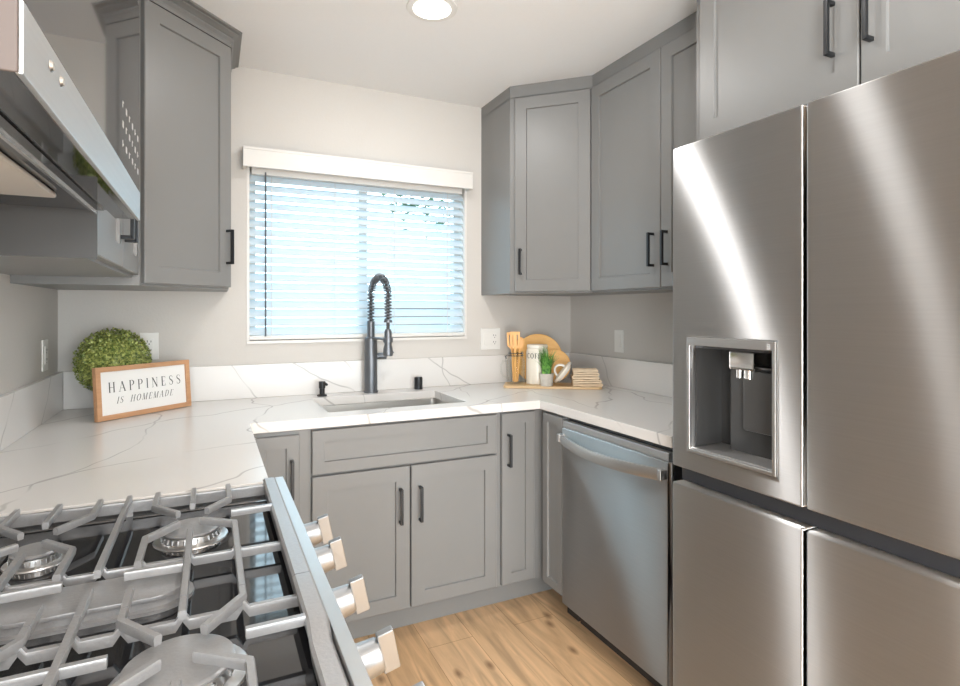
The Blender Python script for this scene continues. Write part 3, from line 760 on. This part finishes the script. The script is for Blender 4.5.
# (niche details are parented to the door so that they stay within two levels of the thing)
MB().box(.02, D - .008, NY0 + .004, NY1 - .004, NZ1 - .03, NZ1 - .004).build('niche_ceiling', 'dark', ud, smooth=False)
MB().box(.085, D - .009, NY0 + .035, NY0 + .205, NZ0 + .006, NZ0 + .245, .006).build('niche_back_panel', 'niche', ud)
nz_ = MB(); nz_.box(.055, .11, NY0 + .105, NY0 + .185, NZ1 - .085, NZ1 - .031, .008).cyl((.07, NY0 + .13, NZ1 - .105), (.07, NY0 + .13, NZ1 - .08), .012).cyl((.07, NY0 + .16, NZ1 - .105), (.07, NY0 + .16, NZ1 - .08), .009)
nz_.build('nozzle', 'chrome', ud)
MB().box(.068, .084, NY0 + .05, NY0 + .15, NZ0 + .075, NZ0 + .235, .007).build('dispenser_paddle', 'greyplastic', ud)
MB().box(.01, D - .01, NY0 + .006, NY1 - .006, NZ0 + .0065, NZ0 + .012, .001).build('drip_tray', 'steelx', ud)
ic = MB()
for k in range(3): ic.box(-.0046, -.0040, NY0 + .014, NY0 + .022, NZ1 - .019 + k * .005, NZ1 - .0165 + k * .005)
ic.build('indicator_icon', 'print', ud, smooth=False)

# ------------------------------------------------------------------ ceiling lights
for i, (lx, ly, k) in enumerate(LAMPS):
    lb = ['round recessed ceiling light above the sink area'][0] if i == 0 else None
    t_ = thing('ceiling_light', 'round white recessed ceiling light between the wall cabinets and the sink' if i == 0 else
               ['', 'recessed ceiling light over the floor beside the range', 'unseen recessed ceiling light added as fill over the near end of the range aisle', 'unseen recessed ceiling light added as fill by the added glazed door of the left wall',
                'unseen recessed ceiling light added as fill in the open area beyond the refrigerator wall', 'unseen recessed ceiling light added as fill near the left rear corner', 'unseen recessed ceiling light added as fill near the added rear glazed door'][i],
               'ceiling light', (lx, ly, CEIL), group='recessed ceiling lights')
    MB().lathe([(.068, -.004), (.092, -.004), (.094, -.001), (.094, 0), (.068, 0)], n=40).build('trim_ring', 'white', t_)
    MB().lathe([(0, -.006), (.068, -.006), (.068, -.001), (0, -.001)], n=40).build('diffuser', 'lampglow', t_)

# ------------------------------------------------------------------ outlets and switches
def outlet(label, loc, rz, w=.07, hgt=.115, kinds=('outlet',), cat='outlet', name='wall_outlet'):
    t_ = thing(name, label, cat, loc, rz)
    MB().box(-w / 2, w / 2, -.006, 0, -hgt / 2, hgt / 2, .002).build('cover_plate', 'white', t_)
    n = len(kinds)
    for i, k in enumerate(kinds):
        x = (i - (n - 1) / 2) * .046
        if k == 'outlet':
            o_ = MB().box(x - .0165, x + .0165, -.0085, -.006, -.0335, .0335, .001).build('receptacle', 'white', t_)
            s_ = MB()
            for z in (-.018, .018): s_.box(x - .008, x - .0055, -.0089, -.0084, z - .002, z + .007).box(x + .0055, x + .008, -.0089, -.0084, z - .002, z + .006).cyl((x, -.0089, z - .009), (x, -.0084, z - .009), .0025, n=10)
            s_.build('slots', 'slot', o_, smooth=False)
        else:
            MB().box(x - .0165, x + .0165, -.010, -.006, -.0335, .0335, .0015).build('rocker', 'white', t_)
outlet('double white plate with rocker switch and outlet right of the window', (1.385, YB, 1.155), 0, .118, .118, ('switch', 'outlet'))
outlet('white outlet on the back wall behind the leafy ball', (-.238, YB, 1.160), 0)
outlet('white outlet on the left wall above the upstand', (XL, 2.56, 1.147), PI / 2)
outlet('white plate on the right wall behind the cloth stack', (XR, 2.325, 1.152), -PI / 2, kinds=('switch',), cat='light switch', name='light_switch')

# ------------------------------------------------------------------ lettering
GL = {  # strokes: list of (points, width start->end) in a cell of height 1
 'H': (.78, [([(.14, 0), (.14, 1)], .13), ([(.64, 0), (.64, 1)], .13), ([(.14, .5), (.64, .5)], .035)], [(.14, 0), (.14, 1), (.64, 0), (.64, 1)]),
 'A': (.78, [([(.08, 0), (.38, 1)], .035), ([(.38, 1), (.70, 0)], .13), ([(.19, .33), (.58, .33)], .035)], [(.08, 0), (.70, 0)]),
 'P': (.62, [([(.14, 0), (.14, 1)], .13), ([(.14, 1), (.38, 1), (.52, .90), (.55, .76), (.52, .62), (.38, .50), (.14, .50)], [.035, .04, .10, .14, .10, .04, .035])], [(.14, 0), (.14, 1)]),
 'I': (.30, [([(.15, 0), (.15, 1)], .13)], [(.15, 0), (.15, 1)]),
 'N': (.80, [([(.12, 0), (.12, 1)], .035), ([(.12, 1), (.66, 0)], .13), ([(.66, 0), (.66, 1)], .035)], [(.12, 0), (.12, 1), (.66, 1)]),
 'E': (.62, [([(.14, 0), (.14, 1)], .13), ([(.14, .98), (.54, .98)], .04), ([(.14, .5), (.42, .5)], .035), ([(.14, .02), (.56, .02)], .04), ([(.54, .98), (.54, .80)], .03), ([(.56, .02), (.56, .22)], .03)], [(.14, 0), (.14, 1)]),
 'F': (.58, [([(.14, 0), (.14, 1)], .13), ([(.14, .98), (.54, .98)], .04), ([(.14, .5), (.42, .5)], .035), ([(.54, .98), (.54, .80)], .03)], [(.14, 0), (.14, 1)]),
 'S': (.60, [([(.50, .80), (.44, .95), (.28, 1.0), (.12, .92), (.09, .76), (.18, .62), (.40, .46), (.51, .30), (.46, .10), (.28, 0), (.12, .05), (.07, .22)], [.03, .035, .04, .06, .09, .12, .13, .10, .07, .04, .035, .03])], []),
 'O': (.82, [([(.40 + .32 * math.cos(2 * PI * k / 20), .5 + .5 * math.sin(2 * PI * k / 20)) for k in range(21)], [.04 + .10 * abs(math.cos(2 * PI * k / 20)) for k in range(21)])], []),
 'C': (.78, [([(.42 + .32 * math.cos(2 * PI * k / 24), .5 + .5 * math.sin(2 * PI * k / 24)) for k in range(3, 22)], [.04 + .10 * abs(math.cos(2 * PI * k / 24)) for k in range(3, 22)])], []),
 'M': (.95, [([(.12, 0), (.14, 1)], .035), ([(.14, 1), (.45, 0)], .13), ([(.45, 0), (.78, 1)], .035), ([(.78, 1), (.78, 0)], .13)], [(.12, 0), (.14, 1), (.78, 0), (.78, 1)]),
 'D': (.78, [([(.14, 0), (.14, 1)], .13), ([(.14, 1), (.40, .98), (.60, .82), (.67, .5), (.60, .18), (.40, .02), (.14, 0)], [.035, .05, .10, .14, .10, .05, .035])], [(.14, 0), (.14, 1)]),
 ' ': (.45, [], []),
}
def letters(text, hgt, width, slant=0.0, depth=.0004, wmul=1.0):
    """flat lettering in the local xz plane, centred in x, facing -y"""
    adv = [GL[c][0] for c in text]; nat = sum(adv) * hgt * .9
    gap = (width - nat) / (len(text) - 1)
    m = MB(); x = -width / 2; sc_ = hgt
    def quad(b, a, c, wa, wc):
        a, c = Vector(a), Vector(c); d = (c - a)
        if d.length < 1e-6: return
        d.normalize(); n = Vector((-d.y, d.x)); e = d * .012
        ps = [a - e + n * wa / 2, c + e + n * wc / 2, c + e - n * wc / 2, a - e - n * wa / 2]
        vs = []
        for yy in (0, -depth):
            vs.append([b.verts.new((x + (p.x * .9 + slant * p.y) * sc_, yy, p.y * sc_)) for p in ps])
        b.faces.new(vs[0]); b.faces.new(vs[1])
        for k in range(4): b.faces.new((vs[0][k], vs[0][(k + 1) % 4], vs[1][(k + 1) % 4], vs[1][k]))
    for ch in text:
        b = bmesh.new(); _, st, serif = GL[ch]
        for pts_, w in st:
            ws = w if isinstance(w, list) else [w] * len(pts_)
            for k in range(len(pts_) - 1): quad(b, pts_[k], pts_[k + 1], ws[k] * wmul, ws[k + 1] * wmul)
        for sx, sy in serif: quad(b, (sx - .10, sy), (sx + .10, sy), .035, .035)
        bmesh.ops.recalc_face_normals(b, faces=b.faces); m.merge(b)
        x += GL[ch][0] * hgt * .9 + gap
    return m

# ------------------------------------------------------------------ sign
ps, pe = Vector((-.368, 2.383)), Vector((-.080, 2.633))
ang = math.atan2(pe.y - ps.y, pe.x - ps.x); SW = (pe - ps).length; SH = .192; lean = math.radians(-4.5)
sg = thing('wooden_sign', 'framed white sign reading HAPPINESS IS HOMEMADE on the left worktop', 'sign', (*((ps + pe) / 2 + Vector((.0066, -.0076))), .9162), rot=(lean, 0, ang))
t = .018; dpt = .02
fm = MB(); fm.cells([-SW / 2, -SW / 2 + t, SW / 2 - t, SW / 2], [.0, t, SH - t, SH], lambda i, j: not (i == 1 and j == 1), 0, dpt, 'xzy', bev=.0015)
fm.build('frame', 'frame_wood', sg)
MB().box(-SW / 2 + t, SW / 2 - t, .008, .014, t, SH - t).build('board', 'paper', sg, smooth=False)
letters('HAPPINESS', .036, .295, wmul=.95).build('upper_lettering', 'lettering', sg, smooth=False, loc=(.004, .0078, .098))
letters('IS', .0235, .024, slant=.28, wmul=.85).build('lower_lettering', 'lettering', sg, smooth=False, loc=(-.104, .0078, .055))
letters('HOMEMADE', .0235, .176, slant=.28, wmul=.85).build('lower_lettering', 'lettering', sg, smooth=False, loc=(.024, .0078, .055))

# ------------------------------------------------------------------ leafy ball
PX, PY, PR = -.346, 2.612, .134
pb = thing('topiary_ball', 'round green artificial boxwood ball behind the framed sign', 'plant', (PX, PY, .9146))
MB().lathe([(0, 0), (.05, 0), (.058, .05), (.054, .05), (.048, .04), (0, .04)], n=28).build('pot', 'plant_pot', pb)
cz = .196
b = bmesh.new(); bmesh.ops.create_icosphere(b, subdivisions=3, radius=PR - .022, matrix=Matrix.Translation((0, 0, cz))); m = MB(); m.merge(b)
b = bmesh.new(); NL = 3400
for i in range(NL):
    u = 1 - 2 * (i + .5) / NL; th = i * 2.39996; r = math.sqrt(1 - u * u)
    n = Vector((r * math.cos(th), r * math.sin(th), u)); R0 = PR - .018 + rnd.uniform(-.004, .012)
    p = Vector((0, 0, cz)) + n * R0
    a = n.cross(Vector((rnd.uniform(-1, 1), rnd.uniform(-1, 1), rnd.uniform(-1, 1)))).normalized(); c = n.cross(a)
    d = (n * rnd.uniform(.4, 1.1) + a).normalized(); Lf = rnd.uniform(.009, .014); wf_ = Lf * .36; s_ = d.cross(n).normalized() * wf_
    vs = [b.verts.new(p), b.verts.new(p + d * Lf * .5 + s_), b.verts.new(p + d * Lf + n * .001), b.verts.new(p + d * Lf * .5 - s_)]
    b.faces.new(vs)
m.merge(b); m.build('foliage', 'box_leaf', pb, smooth=False)

# ------------------------------------------------------------------ tray group on the right worktop
TA = math.radians(-32.4); TC = Vector((1.600, 2.478)); ZT0 = .9146
ux = Vector((math.cos(TA), math.sin(TA))); uy = Vector((-math.sin(TA), math.cos(TA)))
def onp(u, v): return TC + ux * u + uy * v      # u along the tray, v towards the corner
ty = thing('wooden_tray', 'thin pale wooden serving board under the coffee canister and napkins', 'tray', (TC.x, TC.y, ZT0), TA)
MB().prism(rr(.25, .085, .03), 0, .012, .002).build('board', 'tray_wood', ty)
ZS = ZT0 + .0125
# glass jar with utensils
p = onp(-.190, .012)
jr = thing('glass_jar', 'clear glass jar mug with side handle holding wooden utensils', 'jar', (p.x, p.y, ZS), TA)
MB().lathe([(0, 0), (.043, 0), (.048, .006), (.049, .12), (.042, .140), (.040, .146), (.040, .170), (.037, .170), (.037, .146), (.0395, .138), (.0465, .118), (.0455, .008), (0, .006)], n=36).build('glass_body', 'jar', jr)
MB().tube([Vector((-.042, 0, .12)), Vector((-.066, 0, .118)), Vector((-.078, 0, .095)), Vector((-.077, 0, .06)), Vector((-.066, 0, .038)), Vector((-.0465, 0, .034))], .0052).build('handle', 'jar', jr)
cl_ = MB()
for z in (.148, .160): cl_.lathe([(.0405, -.002), (.0425, 0), (.0405, .002)], (0, 0, z), n=36)
cl_.tube([(-.041, -.008, .15), (-.054, -.008, .145), (-.05, -.008, .13)], .002).tube([(-.041, .008, .15), (-.054, .008, .145), (-.05, .008, .13)], .002)
cl_.build('wire_clasp', 'greyplastic', jr)
def utensil(kind, label, du, dv, tx, ty_, L=.25):
    q = onp(-.190 + du, .012 + dv)
    o = thing('wooden_' + kind, label, kind, (q.x, q.y, ZS + .0075), rot=(tx, ty_, TA), group='wooden utensils in the jar')
    MB().tube([(0, 0, .003), (0, 0, L * .7)], .0072, n=8).build('shaft', 'spoon_wood', o)
    h = MB()
    if kind == 'spatula':
        hz = L * .66
        for s0, s1 in ((-.026, -.014), (-.009, .009), (.014, .026)): h.box(s0, s1, -.002, .002, hz + .02, hz + .078)
        h.box(-.026, .026, -.002, .002, hz + .076, hz + .092, .0015).prism([(-.008, hz), (.008, hz), (.026, hz + .022), (-.026, hz + .022)], -.002, .002, mat=Matrix(((1, 0, 0, 0), (0, 0, 1, 0), (0, 1, 0, 0), (0, 0, 0, 1))))
    else:
        b2 = bmesh.new(); bmesh.ops.create_uvsphere(b2, u_segments=16, v_segments=10, radius=1)
        for v in b2.verts: v.co = Vector((v.co.x * .022, v.co.y * .006, v.co.z * .034 + L * .8))
        h.merge(b2)
    h.build('head', 'spoon_wood', o)
utensil('spatula', 'slotted wooden spatula standing in the front of the glass jar', .0, -.014, 0.03, -.01, .265)
utensil('spatula', 'second wooden spatula behind the slotted one in the glass jar', -.010, .008, -.05, -.05, .258)
utensil('spoon', 'wooden spoon leaning to the right in the glass jar', .006, .004, -.04, .09, .255)
# coffee canister
p = onp(-.078, .030)
CR = .058
cn = thing('coffee_canister', 'cream ceramic COFFEE canister with shoulder rim beside the glass jar', 'canister', (p.x, p.y, ZS), TA)
MB().lathe([(0, 0), (.055, 0), (.058, .004), (.058, .165), (.054, .182), (.050, .187), (0, .187)], n=40).build('body', 'ceramic', cn)
MB().lathe([(0, .1872), (.052, .1872), (.055, .190), (.055, .201), (.050, .206), (0, .209)], n=40).build('lid', 'ceramicw', cn)
lt = letters('COFFEE', .026, .118, depth=.0006, wmul=1.25)
for v in lt.bm.verts:      # wrap round the canister
    an = v.co.x / .0582; rr_ = .0582 - v.co.y; v.co = Vector((rr_ * math.sin(an), -rr_ * math.cos(an), v.co.z))
lt.build('lettering', 'lettering', cn, smooth=False, loc=(0, 0, .136))
# round board leaning on the back
p = onp(-.075, .135)
rb = thing('round_board', 'round acacia wood board standing behind the coffee canister', 'cutting board', (p.x, p.y, ZT0), rot=(math.radians(-8), 0, TA))
MB().prism([(.134 * math.cos(2 * PI * k / 48), .134 * math.sin(2 * PI * k / 48)) for k in range(48)], -.008, .008, .003, mat=Matrix.Translation((0, 0, .136)) @ Matrix.Rotation(PI / 2, 4, 'X')).build('disc', 'board_wood', rb)
p = onp(.012, .096)
rb2 = thing('paddle_board', 'smaller round wooden paddle board leaning before the large board', 'cutting board', (p.x, p.y, ZS), rot=(math.radians(-9), 0, TA))
MB().prism([(.088 * math.cos(2 * PI * k / 48), .088 * math.sin(2 * PI * k / 48)) for k in range(48)], -.006, .006, .003, mat=Matrix.Translation((0, 0, .09)) @ Matrix.Rotation(PI / 2, 4, 'X')).build('disc', 'board_wood', rb2)
MB().prism(rr(.013, .035, .01), -.005, .005, .002, mat=Matrix.Translation((-.055, 0, .178)) @ Matrix.Rotation(-.7, 4, 'Y') @ Matrix.Rotation(PI / 2, 4, 'X')).build('grip', 'board_wood', rb2)
# grass in pot
p = onp(-.029, -.057)
gp = thing('potted_grass', 'small pot of bright green grass in front of the canister', 'potted plant', (p.x, p.y, ZS))
MB().lathe([(0, 0), (.029, 0), (.031, .003), (.037, .064), (.033, .064), (.031, .054), (0, .054)], n=32).build('pot', 'pot', gp)
MB().lathe([(0, .056), (.031, .056), (.031, .054)], n=24).build('soil', 'soil', gp)
b = bmesh.new()
for i in range(150):
    an = rnd.uniform(0, 2 * PI); r0 = .024 * math.sqrt(rnd.random()); out = rnd.uniform(.018, .065) * (.4 + r0 / .024); L = rnd.uniform(.095, .165)
    dr = Vector((math.cos(an), math.sin(an), 0)); cd2 = (ux * -.049 + uy * .087).normalized(); out *= 1 - .62 * max(0, dr.x * cd2.x + dr.y * cd2.y); sd2 = Vector((-dr.y, dr.x, 0)); prevp = None
    for k in range(5):
        t_ = k / 4; c = dr * (r0 + out * t_ * t_) + Vector((0, 0, .054 + L * (t_ - .22 * t_ * t_ * out / .05)))
        w = .0034 * (1 - t_) + .0002
        q = [b.verts.new(c - sd2 * w), b.verts.new(c + sd2 * w)]
        if prevp: b.faces.new((prevp[0], prevp[1], q[1], q[0]))
        prevp = q
m = MB(); m.merge(b); m.build('grass', 'grass', gp, smooth=False)
# white lid leaning on the cloths
p = onp(.056, -.022)
cp = thing('ceramic_lid', 'round white ceramic lid with loop handle leaning against the napkin stack', 'lid', (p.x, p.y, ZS + .0645), rot=(0, 0, TA))
Mt = Matrix.Rotation(math.radians(-52), 4, 'Y')
c2 = MB(); c2.lathe([(0, -.012), (.050, -.012), (.053, -.003), (.066, -.002), (.068, .003), (.064, .010), (.040, .015), (0, .016)], n=44)
bmesh.ops.transform(c2.bm, matrix=Mt, verts=c2.bm.verts); c2.build('disc', 'ceramicw', cp)
c3 = MB(); c3.tube([Vector((-.030 * math.cos(PI * k / 12), -.004, .012 + .036 * math.sin(PI * k / 12))) for k in range(13)], .0062)
bmesh.ops.transform(c3.bm, matrix=Mt, verts=c3.bm.verts); c3.build('loop_handle', 'ceramicw', cp)
# folded napkins
lab = ['bottom cream cloth napkin of the folded stack', 'second cream napkin from the bottom of the stack', 'middle cream napkin of the folded stack', 'fourth cream napkin up in the folded stack', 'top cream napkin of the folded stack, slightly crumpled']
z = ZS
for i in range(5):
    p = onp(.176 + rnd.uniform(-.004, .004) - i * .003, -.020 + rnd.uniform(-.004, .004)); hN = .0175
    o = thing('cloth_napkin', lab[i], 'napkin', (p.x, p.y, z), TA + rnd.uniform(-.05, .05), group='folded cream napkins on the tray')
    b = bmesh.new(); nx = 14; W_ = .075 - i * .003; Dp = .05 - i * .002; e_ = hN / 2 - .0009
    sec = []      # serpentine fold: two layers joined by a round fold on the right
    for k in range(9): sec.append((-W_ + (2 * W_ - e_) * k / 8, .0012 + .0008 * math.sin(k * 1.3 + i)))
    for k in range(1, 7): a_ = -PI / 2 + PI * k / 6; sec.append((W_ - e_ + e_ * math.cos(a_) * 1.0, hN / 2 + (e_ - .0002) * math.sin(a_)))
    for k in range(1, 9): sec.append((W_ - e_ - (2 * W_ - e_) * k / 8, hN - .0012 - .0018 * abs(math.sin(k * .9 + i))))
    th = .0062
    outer = [(x_, z_) for x_, z_ in sec]
    inner = [(x_ - (th if 8 <= k <= 15 else 0), min(max(z_, th + .001), hN - th - .001)) for k, (x_, z_) in enumerate(sec)]
    rows = []
    for yy in (-Dp, Dp):
        rows.append(([b.verts.new((x_, yy, z_)) for x_, z_ in outer], [b.verts.new((x_, yy, z_)) for x_, z_ in inner]))
    (o0, i0), (o1, i1) = rows; n = len(sec)
    for k in range(n - 1):
        b.faces.new((o0[k], o0[k + 1], o1[k + 1], o1[k])); b.faces.new((i0[k], i1[k], i1[k + 1], i0[k + 1]))
        b.faces.new((o0[k], i0[k], i0[k + 1], o0[k + 1])); b.faces.new((o1[k], o1[k + 1], i1[k + 1], i1[k]))
    b.faces.new((o0[0], o1[0], i1[0], i0[0])); b.faces.new((o0[-1], i0[-1], i1[-1], o1[-1]))
    bmesh.ops.recalc_face_normals(b, faces=b.faces); m = MB(); m.merge(b); m.build('folded_cloth', 'napkin', o, ang=50)
    z += hN
